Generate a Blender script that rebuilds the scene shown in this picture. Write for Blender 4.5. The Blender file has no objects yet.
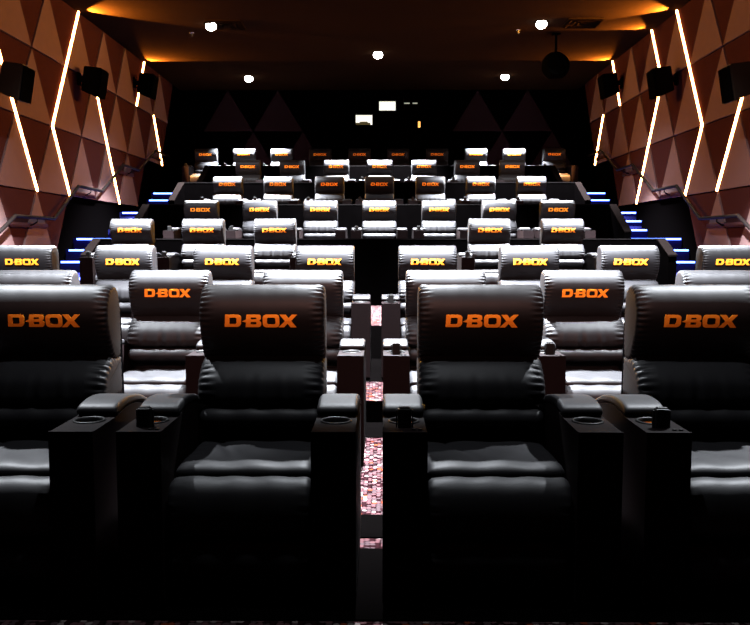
import bpy, bmesh, math, random
from mathutils import Vector
random.seed(7)
S = bpy.context.scene
COL = S.collection
PI = math.pi

# ------------------------------------------------------------------ camera
F_PX = 817.0
TILT = math.atan(68.5 / F_PX)
CAM = Vector((0.041, 0.0, 1.25))
cd = bpy.data.cameras.new('camera')
cd.sensor_width = 36.0
cd.lens = 36.0 * F_PX / 750.0
cd.clip_end = 200
cam = bpy.data.objects.new('camera', cd)
COL.objects.link(cam)
cam.location = CAM
cam.rotation_euler = (PI / 2 - TILT, 0, 6.5 / F_PX)
S.camera = cam
S.view_settings.view_transform = 'Standard'
S.view_settings.look = 'None'
S.view_settings.gamma = 1.0
S.view_settings.use_curve_mapping = False
S.view_settings.exposure = 0.0


# ------------------------------------------------------------------ materials
def new_mat(name):
    m = bpy.data.materials.new(name)
    m.use_nodes = True
    nt = m.node_tree
    return m, nt, nt.nodes['Principled BSDF']


def plain(name, col, rough=0.5, metal=0.0, spec=0.5, bump=None, var=0.0):
    m, nt, b = new_mat(name)
    b.inputs['Base Color'].default_value = (*col, 1)
    b.inputs['Roughness'].default_value = rough
    b.inputs['Metallic'].default_value = metal
    b.inputs['Specular IOR Level'].default_value = spec
    tc = nt.nodes.new('ShaderNodeTexCoord')
    if var:
        n = nt.nodes.new('ShaderNodeTexNoise')
        n.inputs['Scale'].default_value = 6
        n.inputs['Detail'].default_value = 4
        nt.links.new(tc.outputs['Object'], n.inputs['Vector'])
        mx = nt.nodes.new('ShaderNodeMix')
        mx.data_type = 'RGBA'
        mx.inputs[6].default_value = (*[c * (1 - var) for c in col], 1)
        mx.inputs[7].default_value = (*[c * (1 + var) for c in col], 1)
        nt.links.new(n.outputs['Fac'], mx.inputs[0])
        nt.links.new(mx.outputs[2], b.inputs['Base Color'])
    if bump:
        h = None
        for sc, st in bump:
            n = nt.nodes.new('ShaderNodeTexNoise')
            n.inputs['Scale'].default_value = sc
            n.inputs['Detail'].default_value = 3
            nt.links.new(tc.outputs['Object'], n.inputs['Vector'])
            bp = nt.nodes.new('ShaderNodeBump')
            bp.inputs['Strength'].default_value = st
            bp.inputs['Distance'].default_value = 0.01
            nt.links.new(n.outputs['Fac'], bp.inputs['Height'])
            if h:
                nt.links.new(h.outputs['Normal'], bp.inputs['Normal'])
            h = bp
        nt.links.new(h.outputs['Normal'], b.inputs['Normal'])
    return m


def glow(name, col, strength):
    m, nt, b = new_mat(name)
    b.inputs['Base Color'].default_value = (0.05, 0.05, 0.05, 1)
    b.inputs['Emission Color'].default_value = (*col, 1)
    b.inputs['Emission Strength'].default_value = strength
    return m


LEATHER = plain('black_leather', (0.0063, 0.0061, 0.0068), 0.52, 0, 0.11, [(9, 0.05), (260, 0.06)])
SHELL = plain('black_shell', (0.001, 0.0009, 0.001), 0.8, 0, 0.0, [(200, 0.05)])
ARM = plain('dark_brown_laminate', (0.0022, 0.0011, 0.0012), 0.6, 0, 0.03, [(90, 0.04)], 0.15)
THREAD = plain('orange_thread', (0.95, 0.31, 0.022), 0.7, 0, 0.1, [(900, 0.2)])
RUBBER = plain('black_plastic', (0.003, 0.003, 0.003), 0.45, 0, 0.1)
CHROME = plain('dark_chrome', (0.35, 0.33, 0.32), 0.22, 1.0)
CUPDARK = plain('cup_liner', (0.004, 0.003, 0.003), 0.4, 0, 0.2)
CUPAMBER = plain('amber_cup_liner', (0.75, 0.36, 0.06), 0.3, 1.0)
PARAPET = plain('black_parapet_panel', (0.00015, 0.00012, 0.00013), 0.9, 0, 0.0, [(60, 0.1)], 0.3)
CAP = plain('grey_brown_cap', (0.0011, 0.0008, 0.00075), 0.8, 0, 0.0, [(80, 0.1)], 0.2)
BLACKWALL = plain('black_wall_cloth', (0.0002, 0.00016, 0.00018), 0.95, 0, 0.0, [(150, 0.2)])
PANEL_L = plain('tan_wall_panel', (0.046, 0.028, 0.027), 0.85, 0, 0.0, [(220, 0.1)], 0.08)
PANEL_D = plain('maroon_wall_panel', (0.0135, 0.0047, 0.0046), 0.85, 0, 0.0, [(220, 0.1)], 0.1)
BACK_L = plain('plum_back_panel', (0.007, 0.0042, 0.0058), 0.9, 0, 0.0, [(220, 0.1)])
CEIL = plain('dark_brown_ceiling', (0.0070, 0.0034, 0.0018), 0.95, 0, 0.0, [(120, 0.1)], 0.1)
CEILVENT = plain('dark_vent_metal', (0.0035, 0.0018, 0.0010), 0.8, 0, 0.0)
CEILVENT2 = plain('brown_vent_metal', (0.10, 0.055, 0.03), 0.6, 0, 0.2)
RAILM = plain('dark_bronze_rail', (0.0018, 0.0012, 0.0011), 0.6, 0.0, 0.02)
RAILSTRIP = plain('reddish_strip', (0.010, 0.0026, 0.0022), 0.7, 0, 0.05)
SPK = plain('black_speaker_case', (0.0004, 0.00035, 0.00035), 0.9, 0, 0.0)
SPKG = plain('black_speaker_grille', (0.0004, 0.0004, 0.0004), 0.9, 0, 0.0, [(500, 0.5)])
SPKW = plain('satin_speaker_panel', (0.16, 0.12, 0.08), 0.4, 0, 0.4)
STRIP = glow('warm_light_strip', (1.0, 0.43, 0.13), 50)
LENS = glow('downlight_lens', (0.93, 0.96, 1.0), 40)
STEPG = glow('blue_step_light', (0.085, 0.18, 1.0), 14.0)
BOOTH = glow('lit_booth_wall', (1.0, 0.98, 0.85), 1.35)
EXITG = glow('amber_lamp', (1.0, 0.45, 0.10), 1.6)
GREEN = plain('green_projector_case', (0.22, 0.34, 0.10), 0.5)


def glass():
    m, nt, b = new_mat('window_glass')
    out = nt.nodes['Material Output']
    tr = nt.nodes.new('ShaderNodeBsdfTransparent')
    gl = nt.nodes.new('ShaderNodeBsdfGlossy')
    gl.inputs['Roughness'].default_value = 0.03
    mx = nt.nodes.new('ShaderNodeMixShader')
    mx.inputs[0].default_value = 0.06
    nt.links.new(tr.outputs[0], mx.inputs[1])
    nt.links.new(gl.outputs[0], mx.inputs[2])
    nt.links.new(mx.outputs[0], out.inputs['Surface'])
    return m


GLASS = glass()


def carpet():
    m, nt, b = new_mat('patterned_carpet')
    tc = nt.nodes.new('ShaderNodeTexCoord')
    vo = nt.nodes.new('ShaderNodeTexVoronoi')
    vo.inputs['Scale'].default_value = 44
    vo.inputs['Randomness'].default_value = 0.35
    nt.links.new(tc.outputs['Object'], vo.inputs['Vector'])
    sep = nt.nodes.new('ShaderNodeSeparateColor')
    nt.links.new(vo.outputs['Color'], sep.inputs[0])
    cr = nt.nodes.new('ShaderNodeValToRGB')
    e = cr.color_ramp
    e.interpolation = 'CONSTANT'
    e.elements[0].position = 0.0
    e.elements[0].color = (0.0046, 0.0016, 0.0020, 1)
    e.elements[1].position = 0.30
    e.elements[1].color = (0.0246, 0.0118, 0.0131, 1)
    for p, c in ((0.58, (0.0164, 0.0108, 0.0118, 1)), (0.80, (0.0524, 0.0426, 0.0410, 1)), (0.93, (0.0459, 0.0098, 0.0046, 1))):
        k = e.elements.new(p)
        k.color = c
    nt.links.new(sep.outputs[0], cr.inputs[0])
    r2 = nt.nodes.new('ShaderNodeValToRGB')
    r2.color_ramp.elements[0].position = 0.48
    r2.color_ramp.elements[0].color = (1, 1, 1, 1)
    r2.color_ramp.elements[1].position = 0.62
    r2.color_ramp.elements[1].color = (0.16, 0.14, 0.15, 1)
    nt.links.new(vo.outputs['Distance'], r2.inputs[0])
    mx = nt.nodes.new('ShaderNodeMix')
    mx.data_type = 'RGBA'
    mx.blend_type = 'MULTIPLY'
    mx.inputs[0].default_value = 1.0
    nt.links.new(cr.outputs[0], mx.inputs[6])
    nt.links.new(r2.outputs[0], mx.inputs[7])
    nt.links.new(mx.outputs[2], b.inputs['Base Color'])
    b.inputs['Roughness'].default_value = 0.95
    b.inputs['Specular IOR Level'].default_value = 0.0
    return m


CARPET = carpet()
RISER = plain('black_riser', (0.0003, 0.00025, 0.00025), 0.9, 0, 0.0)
STAIRCARPET = plain('dark_stair_carpet', (0.005, 0.006, 0.040), 0.95, 0, 0.0, [(300, 0.4)], 0.4)  # blue glow of the step lights is mixed into this carpet colour


# ------------------------------------------------------------------ helpers
def link(name, bm, mat, parent=None, smooth=False, loc=None):
    me = bpy.data.meshes.new(name)
    bmesh.ops.recalc_face_normals(bm, faces=bm.faces)
    bm.to_mesh(me)
    bm.free()
    if smooth:
        for p in me.polygons:
            p.use_smooth = True
    for mm in (mat if isinstance(mat, (list, tuple)) else [mat]):
        me.materials.append(mm)
    o = bpy.data.objects.new(name, me)
    COL.objects.link(o)
    if parent:
        o.parent = parent
    if loc:
        o.location = loc
    return o


def thing(name, label, cat, loc=(0, 0, 0), rz=0.0, group=None):
    o = bpy.data.objects.new(name, None)
    o.empty_display_size = 0.1
    COL.objects.link(o)
    o.location = loc
    o.rotation_euler = (0, 0, rz)
    o['label'] = label
    o['category'] = cat
    if group:
        o['group'] = group
    return o


def tag(o, label, cat, group=None):
    o['label'] = label
    o['category'] = cat
    if group:
        o['group'] = group
    return o


def struct(name, bm, mat, label=None):
    o = link(name, bm, mat)
    o['kind'] = 'structure'
    if label:
        o['label'] = label
    return o


def add_box(bm, x0, x1, y0, y1, z0, z1, bev=0.0, mi=0):
    n0 = len(bm.faces)
    r = bmesh.ops.create_cube(bm, size=1.0)
    vs = r['verts']
    for v in vs:
        v.co = Vector((x0 + (v.co.x + .5) * (x1 - x0), y0 + (v.co.y + .5) * (y1 - y0), z0 + (v.co.z + .5) * (z1 - z0)))
    fs = list({f for v in vs for f in v.link_faces})
    for f in fs:
        f.material_index = mi
    if bev:
        es = list({e for v in vs for e in v.link_edges})
        bmesh.ops.bevel(bm, geom=es, offset=bev, segments=2, affect='EDGES', profile=0.5)
    return vs


def box(x0, x1, y0, y1, z0, z1, bev=0.0):
    bm = bmesh.new()
    add_box(bm, x0, x1, y0, y1, z0, z1, bev)
    return bm


def add_prism(bm, pts, d, mi=0):
    """extrude a 3-D polygon by the vector d"""
    a = [bm.verts.new(p) for p in pts]
    b = [bm.verts.new(Vector(p) + Vector(d)) for p in pts]
    n = len(pts)
    fs = [bm.faces.new(a), bm.faces.new(b[::-1])]
    for i in range(n):
        fs.append(bm.faces.new((a[i], a[(i + 1) % n], b[(i + 1) % n], b[i])))
    for f in fs:
        f.material_index = mi


def add_tube(bm, pts, r, n=10):
    pts = [Vector(p) for p in pts]
    rings = []
    for i, p in enumerate(pts):
        a = pts[max(0, i - 1)]
        b = pts[min(len(pts) - 1, i + 1)]
        t = (b - a).normalized()
        up = Vector((0, 0, 1)) if abs(t.z) < 0.9 else Vector((1, 0, 0))
        u = t.cross(up).normalized()
        v = u.cross(t).normalized()
        rings.append([bm.verts.new(p + r * (math.cos(2 * PI * k / n) * u + math.sin(2 * PI * k / n) * v)) for k in range(n)])
    for i in range(len(rings) - 1):
        for k in range(n):
            bm.faces.new((rings[i][k], rings[i][(k + 1) % n], rings[i + 1][(k + 1) % n], rings[i + 1][k]))
    bm.faces.new(rings[0])
    bm.faces.new(rings[-1][::-1])


def catmull(ctrl, per=8):
    out = []
    n = len(ctrl)
    for i in range(n):
        p0, p1, p2, p3 = (Vector((*ctrl[(i + k) % n], 0)) for k in (-1, 0, 1, 2))
        for j in range(per):
            t = j / per
            q = 0.5 * ((2 * p1) + (p2 - p0) * t + (2 * p0 - 5 * p1 + 4 * p2 - p3) * t * t + (3 * p1 - p0 - 3 * p2 + p3) * t ** 3)
            out.append((q.x, q.y))
    return out


def resample(loop, m):
    n = len(loop)
    seg = [math.dist(loop[i], loop[(i + 1) % n]) for i in range(n)]
    tot = sum(seg)
    out = []
    i, acc = 0, 0.0
    for k in range(m):
        s = tot * k / m
        while acc + seg[i] < s:
            acc += seg[i]
            i += 1
        t = (s - acc) / seg[i]
        a, b = loop[i], loop[(i + 1) % n]
        out.append((a[0] + (b[0] - a[0]) * t, a[1] + (b[1] - a[1]) * t))
    return out, tot


def pillow(ctrl, w, er=0.03, m=56, per=8, pleat=0.0, pleat_n=26, disp=None, nx=18, round_in=1.0):
    """an upholstered roll: profile ctrl in (y, z), extruded over width w with rounded, pleated ends"""
    prof, tot = resample(catmull(ctrl, per), m)
    area = sum(prof[i][0] * prof[(i + 1) % m][1] - prof[(i + 1) % m][0] * prof[i][1] for i in range(m))
    sg = 1 if area > 0 else -1
    nor = []
    for i in range(m):
        a, b = prof[i - 1], prof[(i + 1) % m]
        dx, dz = b[0] - a[0], b[1] - a[1]
        l = math.hypot(dx, dz) or 1
        nor.append((sg * dz / l, -sg * dx / l))
    es = [0.0, 0.06, 0.2, 0.4, 0.65, 1.0, 1.5, 2.2]
    xs = [-w / 2 + e * er for e in es]
    inner = [xs[-1] + (-2 * xs[-1]) * k / nx for k in range(1, nx)]
    xs = xs + inner + [-x for x in xs[::-1]]
    bm = bmesh.new()
    rings = []
    for x in xs:
        e = w / 2 - abs(x)
        q = max(0.0, 1 - e / er)
        ins = er * round_in * (1 - math.sqrt(max(0.0, 1 - q * q)))
        pm = math.exp(-((e - er * 0.7) / (er * 0.9)) ** 2)
        ring = []
        for i in range(m):
            d = -ins
            if pleat:
                d -= pleat * pm * (0.5 + 0.5 * math.cos(2 * PI * pleat_n * i / m + 0.6 * math.sin(i * 1.7)))
            if disp:
                d += disp(x, prof[i][0], prof[i][1], nor[i])
            ring.append(bm.verts.new((x, prof[i][0] + nor[i][0] * d, prof[i][1] + nor[i][1] * d)))
        rings.append(ring)
    for a, b in zip(rings[:-1], rings[1:]):
        for i in range(m):
            j = (i + 1) % m
            bm.faces.new((a[i], a[j], b[j], b[i]))
    bm.faces.new(rings[0])
    bm.faces.new(rings[-1][::-1])
    return bm


# ------------------------------------------------------------------ lettering
HEAD = [(0.088, 0.768), (0.062, 0.795), (0.026, 0.855), (0.005, 0.915), (-0.002, 0.965), (0.006, 1.010), (0.030, 1.048),
        (0.066, 1.074), (0.105, 1.082), (0.148, 1.070), (0.182, 1.02), (0.192, 0.93), (0.190, 0.83), (0.180, 0.775),
        (0.155, 0.760), (0.12, 0.758)]
_hp = catmull(HEAD, 12)
_front = sorted([(z, y) for (y, z) in _hp if y < 0.075 and z > 0.78])


def head_y(z):
    for (a, ya), (b, yb) in zip(_front[:-1], _front[1:]):
        if a <= z <= b:
            return ya + (yb - ya) * (z - a) / max(1e-9, b - a)
    return 0.0


def rrect(x0, x1, y0, y1, c):
    return [(x0 + c, y0), (x1 - c, y0), (x1 - c * .3, y0 + c * .3), (x1, y0 + c), (x1, y1 - c), (x1 - c * .3, y1 - c * .3), (x1 - c, y1),
            (x0 + c, y1), (x0 + c * .3, y1 - c * .3), (x0, y1 - c), (x0, y0 + c), (x0 + c * .3, y0 + c * .3)]


def lettering_mesh():
    shapes = [
        [(88, 91), (192, 91), (210, 96), (222, 112), (220, 170), (208, 188), (190, 196), (82, 196)],
        [(126, 117), (176, 117), (184, 124), (182, 163), (172, 171), (122, 171)],
        [(268, 91), (366, 91), (382, 96), (388, 108), (388, 130), (374, 143), (389, 155), (389, 180), (382, 192), (368, 198),
         (258, 198), (262, 158), (226, 150), (262, 134)],
        [(305, 115), (344, 115), (351, 121), (348, 130), (303, 132)],
        [(302, 154), (346, 154), (351, 161), (347, 174), (300, 175)],
        rrect(403, 543, 91, 200, 26),
        rrect(438, 510, 117, 174, 14),
        [(545, 92), (597, 92), (619, 122), (648, 92), (692, 92), (642, 144), (686, 200), (636, 200), (611, 168), (580, 200),
         (534, 200), (590, 146)],
    ]
    cu = bpy.data.curves.new('lettering', 'CURVE')
    cu.dimensions = '2D'
    cu.fill_mode = 'BOTH'
    cu.extrude = 1.6
    for sh in shapes:
        sp = cu.splines.new('POLY')
        sp.points.add(len(sh) - 1)
        for p, (x, y) in zip(sp.points, sh):
            p.co = (x - 387, 145 - y, 0, 1)
        sp.use_cyclic_u = True
    t = bpy.data.objects.new('lettering_temp', cu)
    COL.objects.link(t)
    dg = bpy.context.evaluated_depsgraph_get()
    me = bpy.data.meshes.new_from_object(t.evaluated_get(dg))
    bpy.data.objects.remove(t)
    bpy.data.curves.remove(cu)
    me.name = 'lettering'
    k = 0.293 / 608.0
    for v in me.vertices:
        x, y, zz = v.co
        z = 0.940 + y * k
        v.co = (x * k, head_y(z) - 0.0035 - zz * 0.0012, z)
    me.materials.clear()
    me.materials.append(THREAD)
    return me


# ------------------------------------------------------------------ recliner
def wr(x, f, p):
    return math.sin(x * f + p)


def head_disp(x, y, z, n):
    d = 0.0
    if z > 0.97:
        d += 0.0008 * wr(x, 58, z * 9) * wr(x, 23, 1.0) * min(1, (z - 0.97) * 12)
    if z < 0.84 and y < 0.1:
        d += 0.002 * wr(x, 40, 0.7)
    return d


def lumbar_disp(x, y, z, n):
    if y > 0.03:
        return 0
    k = max(0.0, min(1.0, (0.735 - z) * 9))
    fan = x / (1.0 + (0.74 - z) * 1.2)
    return 0.0050 * k * (wr(fan, 85, 0.5) * 0.6 + wr(fan, 141, 2.0) * 0.4) * (0.35 + 0.65 * math.exp(-(x / 0.13) ** 2)) - 0.004 * (x / 0.25) ** 2


def seat_disp(x, y, z, n):
    d = 0.004 * math.cos(PI * x / 0.5)
    d += 0.0028 * wr(x + 0.25 * y, 34, 1.0) * wr(y, 19, 0.3)
    d -= 0.008 * math.exp(-(((x + 0.075 + 0.35 * (y + 0.3)) / 0.012) ** 2)) * max(0, min(1, (y + 0.40) * 6)) * (1 if z > 0.40 else 0)
    return d


def leg_disp(x, y, z, n):
    return 0.002 * wr(x, 46, z * 6)


LETTER = lettering_mesh()


def cup_panel(bm, cx, cy, r, x0, x1, y0, y1, z, depth, n=32):
    """a flat top with a real round well in it"""
    outer, inner, low = [], [], []
    for k in range(n):
        a = 2 * PI * (k + 0.5) / n
        c, s = math.cos(a), math.sin(a)
        tx = ((x1 - cx) / c if c > 0 else (x0 - cx) / c) if abs(c) > 1e-6 else 1e9
        ty = ((y1 - cy) / s if s > 0 else (y0 - cy) / s) if abs(s) > 1e-6 else 1e9
        t = min(tx, ty)
        outer.append(bm.verts.new((cx + c * t, cy + s * t, z)))
        inner.append(bm.verts.new((cx + c * r, cy + s * r, z)))
    corners = {}
    for (X, Y) in ((x0, y0), (x1, y0), (x1, y1), (x0, y1)):
        a = math.atan2(Y - cy, X - cx) % (2 * PI)
        corners[int((a / (2 * PI)) * n - 0.5) % n] = bm.verts.new((X, Y, z))
    for k in range(n):
        j = (k + 1) % n
        if k in corners:
            bm.faces.new((outer[k], corners[k], outer[j], inner[j], inner[k]))
        else:
            bm.faces.new((outer[k], outer[j], inner[j], inner[k]))


AX0, AX1 = -0.0735, 0.0735
CUPY = -0.425


def arm_mesh():
    bm = bmesh.new()
    ztop = 0.622
    # body: side outline in (y, z) extruded across the arm, with the console top left open for the cup well
    side = [(-0.60, 0.03), (0.16, 0.03), (0.16, 0.560), (0.02, 0.598), (-0.08, 0.622), (-0.20, 0.636), (-0.30, 0.630), (-0.335, ztop), (-0.60, ztop)]
    a = [bm.verts.new((AX0, y, z)) for y, z in side]
    b = [bm.verts.new((AX1, y, z)) for y, z in side]
    bm.faces.new(a)
    bm.faces.new(b[::-1])
    n = len(side)
    for i in range(n):
        if i == 7:
            continue
        bm.faces.new((a[i], a[(i + 1) % n], b[(i + 1) % n], b[i]))
    cup_panel(bm, 0, CUPY, 0.050, AX0, AX1, -0.60, -0.335, ztop, 0.07)
    bmesh.ops.remove_doubles(bm, verts=bm.verts, dist=0.0004)
    # thin raised front edge trim
    add_box(bm, AX0 - 0.002, AX1 + 0.002, -0.606, -0.598, 0.03, ztop + 0.003, 0.002)
    return bm


def arm_pad_mesh():
    ctrl = [(-0.352, 0.626), (-0.360, 0.640), (-0.346, 0.657), (-0.300, 0.668), (-0.23, 0.673), (-0.15, 0.668), (-0.05, 0.650),
            (0.03, 0.625), (0.12, 0.588), (0.13, 0.572), (0.02, 0.600), (-0.08, 0.622), (-0.20, 0.633), (-0.30, 0.628), (-0.335, 0.620)]
    return pillow(ctrl, 0.150, 0.014, 48, 6, 0.0, nx=8)


def cup_mesh(r=0.050, depth=0.075):
    bm = bmesh.new()
    n = 32
    prof = [(r + 0.007, 0.0), (r + 0.006, 0.004), (r + 0.001, 0.0055), (r - 0.003, 0.003), (r - 0.005, -0.01), (r - 0.009, -depth), (0.0, -depth)]
    rings = []
    for rr, z in prof[:-1]:
        rings.append([bm.verts.new((rr * math.cos(2 * PI * k / n), CUPY + rr * math.sin(2 * PI * k / n), 0.622 + z)) for k in range(n)])
    for i in range(len(rings) - 1):
        for k in range(n):
            bm.faces.new((rings[i][k], rings[i][(k + 1) % n], rings[i + 1][(k + 1) % n], rings[i + 1][k]))
    bm.faces.new(rings[-1])
    for f in bm.faces:
        c = f.calc_center_median()
        f.material_index = 1 if c.z < 0.622 - 0.012 else 0
    return bm


def control_mesh():
    bm = bmesh.new()
    y = -0.520
    add_box(bm, -0.023, 0.023, y - 0.016, y + 0.016, 0.6215, 0.688, 0.004)
    add_box(bm, -0.018, 0.018, y - 0.011, y + 0.011, 0.686, 0.693, 0.003)
    add_box(bm, -0.030, -0.025, y - 0.006, y + 0.006, 0.6215, 0.682, 0.0015)
    add_box(bm, 0.025, 0.030, y - 0.006, y + 0.006, 0.6215, 0.682, 0.0015)
    return bm


def button_mesh():
    bm = bmesh.new()
    for x in (0.030, 0.052):
        r = bmesh.ops.create_cone(bm, cap_ends=True, segments=14, radius1=0.008, radius2=0.007, depth=0.006)
        for v in r['verts']:
            v.co += Vector((x, -0.565, 0.624))
    return bm


def make_recliner():
    t = thing('recliner', '', 'seat')
    # plinth
    bm = bmesh.new()
    add_box(bm, -0.235, 0.235, -0.45, 0.22, 0.0, 0.07, 0.004)
    link('base', bm, SHELL, t)
    # back shell
    bm = bmesh.new()
    add_prism(bm, [(-0.24, 0.12, 0.05), (-0.24, 0.28, 0.05), (-0.24, 0.225, 0.97), (-0.24, 0.185, 1.0), (-0.24, 0.17, 0.76), (-0.24, 0.14, 0.45)], (0.48, 0, 0))
    link('back_shell', bm, SHELL, t)
    # headrest with embroidered lettering
    h = link('headrest', pillow(HEAD, 0.508, 0.022, 152, 10, 0.010, 36, head_disp, 22), LEATHER, t, True)
    lo = bpy.data.objects.new('lettering', LETTER)
    COL.objects.link(lo)
    lo.parent = h
    lo['label'] = 'orange embroidered lettering'
    # lumbar roll and lower back roll
    lum = [(0.085, 0.790), (0.050, 0.782), (0.000, 0.758), (-0.050, 0.705), (-0.063, 0.655), (-0.060, 0.620), (-0.040, 0.600), (0.0, 0.594),
           (0.10, 0.594), (0.19, 0.60), (0.20, 0.70), (0.19, 0.78), (0.12, 0.788)]
    link('lumbar_cushion', pillow(lum, 0.510, 0.034, 104, 8, 0.011, 24, lumbar_disp, 40), LEATHER, t, True)
    low = [(-0.030, 0.592), (-0.066, 0.584), (-0.082, 0.560), (-0.080, 0.535), (-0.055, 0.512), (-0.01, 0.498), (0.03, 0.45), (0.10, 0.44),
           (0.17, 0.46), (0.19, 0.59), (0.10, 0.594)]
    link('lower_back_cushion', pillow(low, 0.490, 0.030, 52, 8, 0.003, 20, leg_disp, 20), LEATHER, t, True)
    # seat
    seat = [(-0.470, 0.425), (-0.478, 0.445), (-0.462, 0.462), (-0.40, 0.470), (-0.25, 0.466), (-0.10, 0.460), (0.05, 0.452), (0.10, 0.43),
            (0.10, 0.33), (-0.05, 0.30), (-0.30, 0.30), (-0.44, 0.32), (-0.460, 0.38)]
    link('seat_cushion', pillow(seat, 0.490, 0.030, 64, 8, 0.003, 20, seat_disp, 26), LEATHER, t, True)
    up = [(-0.475, 0.425), (-0.505, 0.440), (-0.545, 0.432), (-0.574, 0.400), (-0.585, 0.345), (-0.580, 0.285), (-0.560, 0.250), (-0.52, 0.240),
          (-0.46, 0.25), (-0.455, 0.33)]
    link('leg_rest_pad', pillow(up, 0.492, 0.026, 48, 8, 0.004, 16, leg_disp, 18), LEATHER, t, True)
    dn = [(-0.520, 0.236), (-0.560, 0.228), (-0.580, 0.195), (-0.584, 0.145), (-0.572, 0.095), (-0.540, 0.070), (-0.48, 0.072), (-0.455, 0.14), (-0.47, 0.22)]
    link('leg_rest_pad', pillow(dn, 0.488, 0.026, 44, 8, 0.004, 16, leg_disp, 18), LEATHER, t, True)
    # arms: the one on the viewer's left carries the control unit
    am = None
    for sx in (-1, 1):
        if am is None:
            a = link('armrest', arm_mesh(), ARM, t)
            am = a.data
        else:
            a = bpy.data.objects.new('armrest', am)
            COL.objects.link(a)
            a.parent = t
        a.location = (sx * 0.3265, 0, 0)
        link('arm_pad', arm_pad_mesh(), LEATHER, a, True)
        link('cup_holder', cup_mesh(), [RUBBER, CUPAMBER if sx < 0 else CUPDARK], a, True)
        if sx < 0:
            link('control_unit', control_mesh(), RUBBER, a)
            link('button', button_mesh(), RUBBER, a)
    return t


def dup(root):
    r = root.copy()
    COL.objects.link(r)
    for ch in list(root.children):
        c = ch.copy()
        COL.objects.link(c)
        c.parent = r
        for g in list(ch.children):
            d = g.copy()
            COL.objects.link(d)
            d.parent = c
    return r


P = 0.885
ROWS = [  # logo distance, floor height, seat positions in pitches
    (3.29, 0.0, [-1.5, -.505, .505, 1.5]),
    (5.16, 0.0, [-2.47, -1.485, -.52, .51, 1.50, 2.49]),
    (7.08, 0.155, [-3.48, -2.49, -1.515, -.51, .50, 1.50, 2.48, 3.47]),
    (9.93, 0.475, [-3.40, -2.41, -1.42, 1.53, 2.53]),
    (12.18, 0.815, [-2.99, -2.00, -.98, .01, 1.01, 2.02, 3.00]),
    (14.34, 1.345, [-2.99, -1.99, -.98, .005, 1.01, 2.00, 3.00]),
    (16.51, 1.85, [-2.98, -1.98, -.98, .005, 1.01, 1.985, 3.00]),
    (18.87, 2.345, [-4.50, -3.51, -2.53, -1.54, -.52, .475, 1.48, 2.48, 3.475, 4.50]),
]
ROWN = ['front row', 'second row', 'third row', 'fourth row', 'fifth row', 'sixth row', 'seventh row', 'back row']
ORD = ['leftmost', 'second from the left', 'third from the left', 'fourth from the left', 'fifth from the left', 'sixth from the left',
       'seventh from the left', 'eighth from the left', 'ninth from the left', 'rightmost']
SPECIAL = {
    (0, 0): 'black leather recliner at the far left of the front row, cut by the picture edge',
    (0, 1): 'large black leather recliner in the front row, just left of the centre gap',
    (0, 2): 'large black leather recliner in the front row, just right of the centre gap',
    (0, 3): 'black leather recliner at the far right of the front row, cut by the picture edge',
    (3, 0): 'black leather recliner leftmost in the fourth row, next to the blue lit steps',
    (3, 2): 'black leather recliner in the fourth row, just left of the empty centre bay',
    (3, 3): 'black leather recliner in the fourth row, just right of the empty centre bay',
    (3, 4): 'black leather recliner rightmost in the fourth row',
    (7, 0): 'black leather recliner leftmost in the back row, its seat lit orange',
    (7, 9): 'black leather recliner rightmost in the back row, its seat lit orange',
}
proto = make_recliner()
first = True
for ri, (Y, Z, xs) in enumerate(ROWS):
    for i, k in enumerate(xs):
        o = proto if first else dup(proto)
        first = False
        o.location = (k * P, Y, Z)
        o.rotation_euler = (0, 0, 0)
        pos = 'rightmost' if i == len(xs) - 1 else ORD[i]
        o['label'] = SPECIAL.get((ri, i), 'black leather recliner with lettered headrest, %s in the %s' % (pos, ROWN[ri]))
        o['group'] = 'recliners in the ' + ROWN[ri]

# ------------------------------------------------------------------ room shell
W = 4.9
WS = {-1: 4.9, 1: 4.825}   # left and right wall distance from the centre line
HC = 5.0
YB = 20.35
Y0 = -2.0
XS = 3.62            # inner edge of the side stairs
TIER = [(Y0, 5.65, 0.0), (5.65, 7.75, 0.155), (7.75, 10.40, 0.475), (10.40, 12.60, 0.815), (12.60, 14.86, 1.345), (14.86, 17.12, 1.85), (17.12, 17.95, 2.345), (17.95, YB + 1.3, 2.345)]
bm = bmesh.new()
for i, (a, b, z) in enumerate(TIER):
    x = W if i < 3 or i == 7 else XS
    add_box(bm, -x, x, a, b, -0.4, z)
bm.normal_update()
for f in bm.faces:
    if abs(f.normal.z) < 0.5:
        f.material_index = 1
struct('floor', bm, [CARPET, RISER])
# black sheets standing in for the floor shade between the lower rows' chairs
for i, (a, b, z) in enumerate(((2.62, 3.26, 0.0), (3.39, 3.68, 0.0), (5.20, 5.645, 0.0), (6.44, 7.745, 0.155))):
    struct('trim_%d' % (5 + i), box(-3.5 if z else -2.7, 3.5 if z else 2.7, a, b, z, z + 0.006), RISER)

STEPS = []
for side, nm in ((-1, 'left'), (1, 'right')):
    bm = bmesh.new()
    for (y0, z0, z1, n, yend) in ((10.30, 0.475, 0.815, 2, 12.44), (12.44, 0.815, 1.345, 3, 14.80), (14.80, 1.345, 1.85, 3, 16.95), (16.95, 1.85, 2.345, 3, 17.95)):
        for k in range(n):
            ys = y0 + 0.335 * k
            z = z0 + (z1 - z0) * (k + 1) / n
            ye = yend if k == n - 1 else y0 + 0.335 * (k + 1)
            a, b = (XS, WS[1]) if side > 0 else (-W, -XS)
            add_box(bm, a, b, ys, max(ye, ys + 0.02), -0.4, z)
            STEPS.append((side, ys, z))
    struct('floor_stairs_' + nm, bm, STAIRCARPET)

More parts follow.
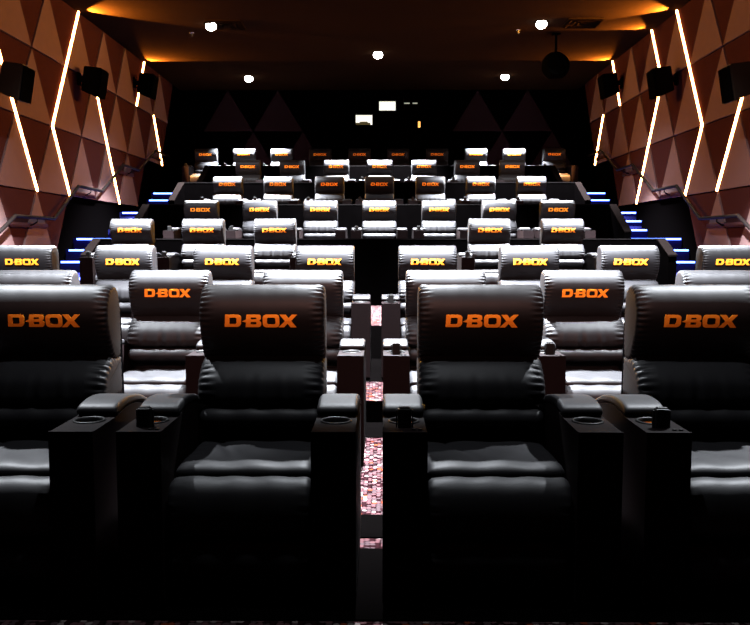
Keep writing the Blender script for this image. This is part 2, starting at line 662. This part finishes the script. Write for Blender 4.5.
bm = bmesh.new()
add_box(bm, -W - .2, W + .2, Y0, YB + 1.5, HC, HC + 0.15)
struct('ceiling', bm, CEIL)

# side walls with triangular panels
NB, SP = 12.30, 1.22
LINES = [5.0, 4.0, 3.0, 2.0, 1.0, 0.0]


def node(line, k):
    return NB + SP * k + (0.0 if line % 2 == 0 else SP / 2)


def tri(bm, side, p, mi, th):
    c = Vector((sum(a for a, _ in p) / 3, sum(b for _, b in p) / 3))
    q = []
    for a, b in p:
        d = Vector((a, b)) - c
        v = c + d * (1 - 0.010 / max(0.2, d.length) * 1.6)
        q.append((v.x, v.y))
    add_prism(bm, [(side * WS[side], a, b) for a, b in q], (-side * th, 0, 0), mi)


BMAX = [19.2, 18.5, 16.6, 12.4, 11.8]
for side, nm in ((-1, 'left'), (1, 'right')):
    bm = bmesh.new()
    a, b = (WS[1], WS[1] + .2) if side > 0 else (-W - .2, -W)
    add_box(bm, a, b, Y0, YB + 1.4, -0.4, HC, 0, 0)
    for li in range(5):
        zt, zb = LINES[li], LINES[li + 1]
        for k in range(-9, 9):
            ya = node(li, k)
            if ya < 2.0:
                continue
            if ya <= BMAX[li]:
                tri(bm, side, [(ya, zt), (ya + SP / 2, zb), (ya - SP / 2, zb)], 1, 0.035)
            yd = ya + SP / 2
            if yd <= BMAX[li] + 0.3:
                tri(bm, side, [(ya, zt), (ya + SP, zt), (yd, zb)], 2, 0.018)
    struct('wall_' + nm, bm, [BLACKWALL, PANEL_L, PANEL_D])

# back wall with three projection windows
WIN = []


def at(px, py, Y):
    """the point of the plane y = Y that the photograph shows at pixel px, py"""
    c, s = math.cos(TILT), math.sin(TILT)
    d = Vector(((px - 375) / F_PX, 1.0, (312.5 - py) / F_PX))
    d = Vector((d.x, c * d.y + s * d.z, -s * d.y + c * d.z))
    t = 6.5 / F_PX
    d = Vector((d.x * math.cos(t) - d.y * math.sin(t), d.x * math.sin(t) + d.y * math.cos(t), d.z))
    return CAM + d * ((Y - CAM.y) / d.y)


def rect_at(x0, y0, x1, y1, Y):
    a, b = at(x0, y1, Y), at(x1, y0, Y)
    return a.x, b.x, a.z, b.z


WR = [rect_at(355.5, 113.8, 372.3, 124.9, YB), rect_at(379.2, 100.0, 395.7, 110.6, YB), rect_at(403.3, 97.3, 420.3, 110.3, YB)]
bm = bmesh.new()
xs = sorted({-W, W, *[v for r in WR for v in r[:2]]})
zs = sorted({1.0, HC, *[v for r in WR for v in r[2:]]})
for i in range(len(xs) - 1):
    for j in range(len(zs) - 1):
        cx, cz = (xs[i] + xs[i + 1]) / 2, (zs[j] + zs[j + 1]) / 2
        if any(r[0] < cx < r[1] and r[2] < cz < r[3] for r in WR):
            continue
        add_box(bm, xs[i], xs[i + 1], YB, YB + 0.2, zs[j], zs[j + 1], 0, 0)
for li, (zt, zb) in enumerate(((5.0, 4.0), (4.0, 3.0), (3.0, 2.0))):
    for k in range(-5, 6):
        xa = k * SP - (0.06 if li != 1 else 0.06 + SP / 2)
        if abs(xa) > W - SP / 2 or (li == 0 and abs(xa) < 1.9) or (li == 1 and -1.2 < xa < 1.9):
            continue
        add_prism(bm, [(xa, YB, zt - .01), (xa + SP / 2 - .01, YB, zb + .005), (xa - SP / 2 + .01, YB, zb + .005)], (0, -0.03, 0), 1)
struct('wall_back', bm, [BLACKWALL, BACK_L])

for i, r in enumerate(WR):
    bm = bmesh.new()
    e = 0.018
    add_box(bm, r[0] - e, r[1] + e, YB - 0.012, YB + 0.005, r[3], r[3] + e)
    add_box(bm, r[0] - e, r[1] + e, YB - 0.012, YB + 0.005, r[2] - e, r[2])
    add_box(bm, r[0] - e, r[0], YB - 0.012, YB + 0.005, r[2], r[3])
    add_box(bm, r[1], r[1] + e, YB - 0.012, YB + 0.005, r[2], r[3])
    w = struct('window_%d' % (i + 1), bm, BLACKWALL)
    link('pane', box(r[0] + .001, r[1] - .001, YB + 0.08, YB + 0.086, r[2] + .001, r[3] - .001), GLASS, w)
# the projection booth behind the windows
bm = bmesh.new()
add_box(bm, WR[0][0] - .25, WR[1][1] + .10, YB + 1.22, YB + 1.26, 3.5, HC - .01)
struct('wall_booth', bm, BOOTH)
bm = bmesh.new()
add_box(bm, WR[1][1] + .10, WR[1][1] + .14, YB + 0.21, YB + 1.30, 3.5, HC - .01)
struct('wall_booth_divider', bm, BLACKWALL)
bm = bmesh.new()
r = WR[0]
add_box(bm, r[0] - .04, r[1] - 0.055, YB + 0.22, YB + 0.60, r[2] - .2, r[2] + 0.085, 0.01)
add_box(bm, r[0] + .10, r[1] - 0.12, YB + 0.25, YB + 0.5, r[2] + .06, r[2] + 0.115, 0.004)
struct('floor_booth', box(WR[0][0] - .25, WR[2][1] + .3, YB + 0.21, YB + 1.2, r[2] - .26, r[2] - .2), RISER)
tag(link('projector', bm, GREEN), 'green projector top showing along the bottom of the lower lit booth window', 'projector')
r = WR[2]
t = thing('pane_reflection', 'pair of small pale reflections in the dark booth window, built as glowing bars', 'reflection', (r[0], YB + 0.3, r[3]))
bm = bmesh.new()
wd = r[1] - r[0]
add_box(bm, 0.02, wd - 0.02, 0.03, 0.08, WR[0][2] - .2 - r[3], -0.05)
link('bar_backing', bm, SPK, t)
m_dim = glow('dim_pale_reflection', (0.9, 0.9, 0.7), 0.55)
for a, b in ((0.03, 0.17), (0.24, 0.36)):  # glowing bars imitate reflections in the glass
    link('lamp', box(a, b, 0.02, 0.03, -0.10, -0.075), m_dim, t)  # reflection bar, no real lamp
a = at(419.2, 124.6, YB)
t = thing('wall_lamp', 'small amber lamp on the back wall below the dark booth window', 'lamp', (a.x, YB, a.z))
link('backplate', box(-0.045, 0.045, -0.015, 0.0, -0.09, 0.09, 0.004), SPK, t)
link('lens', box(-0.030, 0.030, -0.045, -0.015, -0.075, 0.075, 0.012), EXITG, t)

# parapets in front of the upper rows, with sloping wings along the stairs
PAR = [(10.40, 0.815, 1.320, 0.42, 0.20), (12.60, 1.345, 1.855, 0.80, 0.42), (14.86, 1.85, 2.355, 0.75, 0.36), (17.12, 2.345, 2.865, 0.80, 0.38)]
for i, (yp, fl, top, ln, dr) in enumerate(PAR):
    zlow = TIER[i + 2][2]
    bm = bmesh.new()
    add_box(bm, -3.60, 3.60, yp - 0.08, yp - 0.005, zlow, top - 0.02, 0, 0)
    add_box(bm, -3.60, 3.60, yp - 0.085, yp + 0.01, top - 0.02, top, 0.004, 1)
    for s in (-1, 1):
        x0, x1 = s * 3.50, s * 3.60
        pts = [(yp - .08, zlow), (yp - .08, top - .02), (yp - .08 - ln, top - .02 - dr), (yp - .08 - ln, zlow)]
        add_prism(bm, [(x0, y, z) for y, z in pts], (x1 - x0, 0, 0), 0)
        pts = [(yp - .08, top - .02), (yp - .08, top), (yp - .09 - ln, top - dr), (yp - .09 - ln, top - .02 - dr)]
        add_prism(bm, [(x0 - s * .004, y, z) for y, z in pts], (x1 - x0 + s * .008, 0, 0), 2)
    struct('trim_%d' % (i + 1), bm, [PARAPET, plain('parapet_edge', (0.0018, 0.0016, 0.0016), 0.8, 0, 0.0), CAP])

# ------------------------------------------------------------------ light strips on the walls
def strip(side, pts, label):
    bm = bmesh.new()
    x = side * (WS[side] - 0.0355)
    for (a, b) in zip(pts[:-1], pts[1:]):
        A, B = Vector(a), Vector(b)
        d = (B - A).normalized()
        n = Vector((-d.y, d.x)) * 0.0135
        q = [A + n, A - n, B - n, B + n]
        add_prism(bm, [(x, p.x, p.y) for p in q], (-side * 0.022, 0, 0))
    o = link('light_strip', bm, STRIP)
    tag(o, label, 'light strip', 'light strips on the side walls')


for side, nm, near in ((-1, 'left', 'rightward'), (1, 'right', 'leftward')):
    strip(side, [(node(1, -2), 4.0), (node(2, -1), 3.0), (node(3, -1), 2.0)],
          'slanting light strip on the %s wall passing behind the nearest speaker' % nm)
    strip(side, [(node(0, 1), 4.99), (node(1, 0), 4.0), (node(2, 0), 3.0), (node(3, 0), 2.0)],
          'longest bent light strip on the %s wall, from ceiling to panel foot' % nm)
    if side > 0:
        strip(side, [(node(0, 2), 4.99), (node(1, 1), 4.0), (node(2, 2), 3.0), (node(3, 2), 2.0)],
              'light strip on the right wall running behind the middle speaker')
    else:
        strip(side, [(node(1, 1) + .1, 3.9), (node(2, 2), 3.0), (node(3, 2), 2.0)],
              'light strip on the left wall hanging below the middle speaker')
    strip(side, [(node(0, 4), 4.99), (node(1, 3), 4.0)], 'short light strip near the ceiling on the %s wall by the far speaker' % nm)
    strip(side, [(node(1, 4), 4.0), (node(2, 5), 3.0)], 'farthest short light strip on the %s wall above the stairs' % nm)

# ------------------------------------------------------------------ speakers on the walls
SPKN = plain('strip_lit_speaker_case', (0.006, 0.0045, 0.0033), 0.5, 0, 0.1)  # lighter, warmer case colour paints the strip's light on the nearest speakers


def speaker(side, y, z, label, h=0.47, w=0.35, d=0.31, lit=False):
    t = thing('wall_speaker', label, 'speaker', (side * (WS[side] - 0.035), y, z), 0, 'black surround speakers')
    ang = math.radians(16)
    s = -side

    def P3(u, v, q):      # u: out from the wall, v: along the wall, q: up
        return Vector((s * (u * math.cos(ang) + q * math.sin(ang) * 0.6) + s * 0.10, v, q * math.cos(ang) - u * math.sin(ang)))
    bm = bmesh.new()
    prof = [(0.0, -w * .30), (d, -w * .5), (d, w * .5), (0.0, w * .30)]
    lo = [bm.verts.new(P3(u, v, -h * .42 if u == 0 else -h * .5)) for u, v in prof]
    hi = [bm.verts.new(P3(u, v, h * .42 if u == 0 else h * .5)) for u, v in prof]
    bm.faces.new(lo)
    bm.faces.new(hi)
    for i in range(4):
        bm.faces.new((lo[i], lo[(i + 1) % 4], hi[(i + 1) % 4], hi[i]))
    bmesh.ops.bevel(bm, geom=list(bm.edges), offset=0.012, segments=2, affect='EDGES')
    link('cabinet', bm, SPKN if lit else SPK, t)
    bm = bmesh.new()
    g = [P3(d + .002, -w * .46, -h * .46), P3(d + .002, w * .46, -h * .46), P3(d + .002, w * .46, h * .46), P3(d + .002, -w * .46, h * .46)]
    add_prism(bm, g, P3(1, 0, 0) * 0.012 - P3(0, 0, 0) * 0.012)
    link('grille', bm, SPKG, t)
    bm = bmesh.new()
    add_box(bm, min(0, s * 0.14), max(0, s * 0.14), -0.03, 0.03, -0.04, 0.04)
    add_box(bm, min(0, s * 0.02), max(0, s * 0.02), -0.07, 0.07, -0.10, 0.10)
    link('wall_bracket', bm, SPK, t)


for side, nm in ((-1, 'left'), (1, 'right')):
    for px, py, n, word in ((17 if side < 0 else 741, 78, 0, 'nearest'), (95 if side < 0 else 658, 79, 1, 'middle'), (149 if side < 0 else 608, 83, 2, 'far')):
        yy = [10.55, 13.45, 16.5][n]
        p = at(px, py, yy)
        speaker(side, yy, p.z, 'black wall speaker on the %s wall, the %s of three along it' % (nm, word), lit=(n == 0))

# rounded speaker hung under the ceiling on the right
p = at(555.5, 66, 15.0)
t = thing('ceiling_speaker', 'rounded black speaker hanging under the ceiling at right, away from the wall', 'speaker', (p.x, 15.0, p.z))
bm = bmesh.new()
bmesh.ops.create_uvsphere(bm, u_segments=28, v_segments=18, radius=0.25)
for v in bm.verts:
    v.co.y *= 0.8
    q = v.co.z
    v.co.z = max(-0.22, q)
link('housing', bm, SPK, t, True)
bm = bmesh.new()
r = bmesh.ops.create_cone(bm, cap_ends=True, segments=28, radius1=0.17, radius2=0.15, depth=0.02)
for v in r['verts']:
    v.co = Vector((v.co.x, v.co.z - 0.17, v.co.y * 0.9 - 0.03))
link('grille', bm, SPKG, t)
bm = bmesh.new()
add_tube(bm, [(0, 0, 0.2), (0, 0, HC - p.z)], 0.02, 10)
add_box(bm, -0.07, 0.07, -0.07, 0.07, HC - p.z - 0.02, HC - p.z)
link('ceiling_mount', bm, SPK, t)

# ------------------------------------------------------------------ step lights
cnt = {}
STN = {2: ('lower flight', ), 3: ()}
FL = ['between the fourth and fifth rows', 'between the fifth and sixth rows', 'between the sixth and seventh rows', 'between the seventh and back rows']
for side, nm in ((-1, 'left'), (1, 'right')):
    lst = [(y, z) for s, y, z in STEPS if s == side]
    for i, (y, z) in enumerate(lst):
        fl = 0 if i < 2 else 1 + (i - 2) // 3
        k = i if i < 2 else (i - 2) % 3
        pos = (['lower', 'upper'][k] if fl == 0 else ['lowest', 'middle', 'highest'][k])
        a, b = (XS + 0.03, WS[1] - 0.02) if side > 0 else (-W + 0.06, -XS - 0.03)
        bm = bmesh.new()
        add_box(bm, a, b, y - 0.022, y - 0.001, z - 0.030, z - 0.004)
        o = link('step_light', bm, STEPG)
        tag(o, '%s glowing blue step edge on the %s stairs %s' % (pos, nm, FL[fl]), 'step light', 'blue step lights on the stairs')

# ------------------------------------------------------------------ handrails
for side, nm in ((-1, 'left'), (1, 'right')):
    t = thing('handrail', 'dark handrail stepping up along the %s wall above the stairs' % nm, 'handrail', (side * WS[side], 10.3, 0))
    pts = [(9.6, 1.14), (10.3, 1.42), (10.72, 1.617), (12.0, 1.617), (13.0, 2.16), (14.1, 2.155), (15.3, 2.71), (16.3, 2.70), (17.5, 3.22), (18.6, 3.22)]
    path = []
    for i, (y, z) in enumerate(pts):
        path.append((-side * 0.15, y - 10.3, z))
    bm = bmesh.new()
    add_tube(bm, path, 0.026, 12)
    link('rail', bm, RAILM, t, True)
    for (y, z, a, b) in ((11.4, 1.617, 10.75, 12.0), (13.55, 2.16, 13.05, 14.05), (15.85, 2.705, 15.35, 16.25), (18.1, 3.22, 17.6, 18.6)):
        bm = bmesh.new()
        add_tube(bm, [(-side * 0.035, y - 10.3, z - 0.11), (-side * 0.09, y - 10.3, z - 0.10), (-side * 0.15, y - 10.3, z - 0.06), (-side * 0.15, y - 10.3, z - 0.02)], 0.011, 8)
        add_box(bm, min(-side * .035, -side * .05), max(-side * .035, -side * .05), y - 10.34, y - 10.26, z - 0.15, z - 0.07)
        link('bracket', bm, RAILM, t)
        link('lower_strip', box(min(-side * .035, -side * .055), max(-side * .035, -side * .055), a - 10.3, b - 10.3, z - 0.14, z - 0.075), RAILSTRIP, t)  # reddish strip on the wall below each level run of rail

# ------------------------------------------------------------------ ceiling fittings
def spot(loc, power, ang, blend, col=(0.88, 0.93, 1.0), d=(0, 0, -1), r=0.06):
    l = bpy.data.lights.new('spot_beam', 'SPOT')
    l.energy = power
    l.spot_size = math.radians(ang)
    l.spot_blend = blend
    l.color = col
    l.shadow_soft_size = r
    o = bpy.data.objects.new('spot_beam', l)
    COL.objects.link(o)
    o.location = loc
    o.rotation_euler = Vector(d).to_track_quat('-Z', 'Y').to_euler()
    return o


def plane_z(px, py, Z):
    a, b = at(px, py, 10.0), CAM
    d = a - b
    return b + d * ((Z - b.z) / d.z)


DL = [((211, 23.5), 'bright round ceiling downlight at left, beside the air vent'), ((541.5, 21.5), 'bright round ceiling downlight at right, beside the air vent'),
      ((378, 52.5), 'bright round ceiling downlight in the middle of the room'), ((248.7, 76.5), 'farther left round ceiling downlight, low against the dark'),
      ((505, 75), 'farther right round ceiling downlight, low against the dark')]
LAMPS = []
for (px, py), lab in DL:
    p = plane_z(px, py, HC)
    t = thing('downlight', lab, 'downlight', (p.x, p.y, HC), 0, 'round ceiling downlights')
    bm = bmesh.new()
    n = 32
    prof = [(0.101, -0.004), (0.104, -0.012), (0.125, -0.008), (0.13, 0.0)]
    rr = [[bm.verts.new((q * math.cos(2 * PI * k / n), q * math.sin(2 * PI * k / n), z)) for k in range(n)] for q, z in prof]
    for i in range(3):
        for k in range(n):
            bm.faces.new((rr[i][k], rr[i][(k + 1) % n], rr[i + 1][(k + 1) % n], rr[i + 1][k]))
    link('trim_ring', bm, SPK, t, True)
    bm = bmesh.new()
    r = bmesh.ops.create_uvsphere(bm, u_segments=24, v_segments=10, radius=0.092)
    for v in bm.verts:
        v.co.z = min(0.0, v.co.z * 0.8 - 0.045)
    link('lens', bm, LENS, t, True)
    LAMPS.append((p.x, p.y))

PW = 60000
ANG, BL = 79, 0.5
LX = LAMPS + [(0.0, 11.55), (-2.85, 9.35), (2.8, 9.35), (0.0, 6.2), (-2.85, 5.0), (2.8, 5.0), (0.0, 2.65)]
for x, y in LX:
    k = 1.0
    if y < 3:
        k = 0.009
    elif y < 6:
        k = 0.12
    elif y < 8:
        k = 1.0
    spot((x, y, HC - 0.19), PW * k, 68 if y > 18 else ANG, BL)
    if abs(x) > 1 and 6 < y < 18:
        spot((x, y, HC - 0.19), PW * 0.025, 112, 0.6)       # wide spill of the same lamp

# added unseen warm spots over the screen end, brightening headrests and lettering
for x in (-0.5, 0.5):
    spot((x, -1.9, 4.7), 1800, 120, 0.10, (1.0, 0.45, 0.35), (0, math.cos(math.radians(22.6)), math.sin(math.radians(22.6))), 0.04)

# warm washers where the strips meet the ceiling
def washer(side, y, ang, power, ax):
    spot((side * (WS[side] - 0.10), y, HC - 0.13), power, ang, 0.25, (1.0, 0.42, 0.05), (-side * math.cos(ax), math.sin(ax), 0.16), 0.02)


for side in (-1, 1):
    washer(side, node(0, 1), 84, 4800, math.radians(-6))
    washer(side, node(0, 4), 84, 4200, math.radians(-40))
for side in (-1, 1):  # added unseen orange spots tinting the end seats of the back row
    spot((side * (WS[side] - 0.12), 17.5, 4.6), 9000, 20, 0.4, (1.0, 0.42, 0.12), (side * 3.95 - side * (WS[side] - 0.12), 18.22 - 17.5, 2.78 - 4.6), 0.03)
washer(1, node(0, 2), 70, 3200, math.radians(-30))

# air diffusers
for px, py, nm in ((226, 24.5, 'left'), (583, 22.5, 'right')):
    p = plane_z(px, py, HC)
    t = thing('ceiling_vent', 'square dark air vent in the ceiling beside the %s near downlight' % nm, 'vent', (p.x, p.y, HC), 0, 'ceiling air vents')
    s = 0.30
    bm = bmesh.new()
    add_box(bm, -s, s, -s, -s + .03, -0.02, 0)
    add_box(bm, -s, s, s - .03, s, -0.02, 0)
    add_box(bm, -s, -s + .03, -s + .03, s - .03, -0.02, 0)
    add_box(bm, s - .03, s, -s + .03, s - .03, -0.02, 0)
    link('frame', bm, CEILVENT, t)
    bm = bmesh.new()
    for k in range(3):
        a, b = s - .04 - .085 * k, s - .10 - .085 * k
        z0, z1 = -0.004, -0.035
        A = [bm.verts.new(v) for v in ((-a, -a, z1), (a, -a, z1), (a, a, z1), (-a, a, z1))]
        B = [bm.verts.new(v) for v in ((-b, -b, z0), (b, -b, z0), (b, b, z0), (-b, b, z0))]
        for i in range(4):
            bm.faces.new((A[i], A[(i + 1) % 4], B[(i + 1) % 4], B[i]))
    link('louvre', bm, CEILVENT, t)
for px, py, nm in ((192, 33, 'left'), (518.5, 30, 'right')):
    p = plane_z(px, py, HC)
    t = thing('sprinkler', 'tiny pale sprinkler head on the ceiling near the %s downlight' % nm, 'sprinkler', (p.x, p.y, HC), 0, 'ceiling sprinkler heads')
    bm = bmesh.new()
    r = bmesh.ops.create_cone(bm, cap_ends=True, segments=16, radius1=0.03, radius2=0.045, depth=0.012)
    for v in r['verts']:
        v.co.z -= 0.003
    add_tube(bm, [(0, 0, -0.01), (0, 0, -0.05)], 0.010, 8)
    link('body', bm, CHROME, t)
    bm = bmesh.new()
    r = bmesh.ops.create_cone(bm, cap_ends=True, segments=16, radius1=0.022, radius2=0.022, depth=0.004)
    for v in r['verts']:
        v.co.z -= 0.052
    link('deflector', bm, CHROME, t)

# ------------------------------------------------------------------ world
w = bpy.data.worlds.new('world')
S.world = w
w.use_nodes = True
w.node_tree.nodes['Background'].inputs[0].default_value = (0.0, 0.0, 0.0, 1)
w.node_tree.nodes['Background'].inputs[1].default_value = 0.0
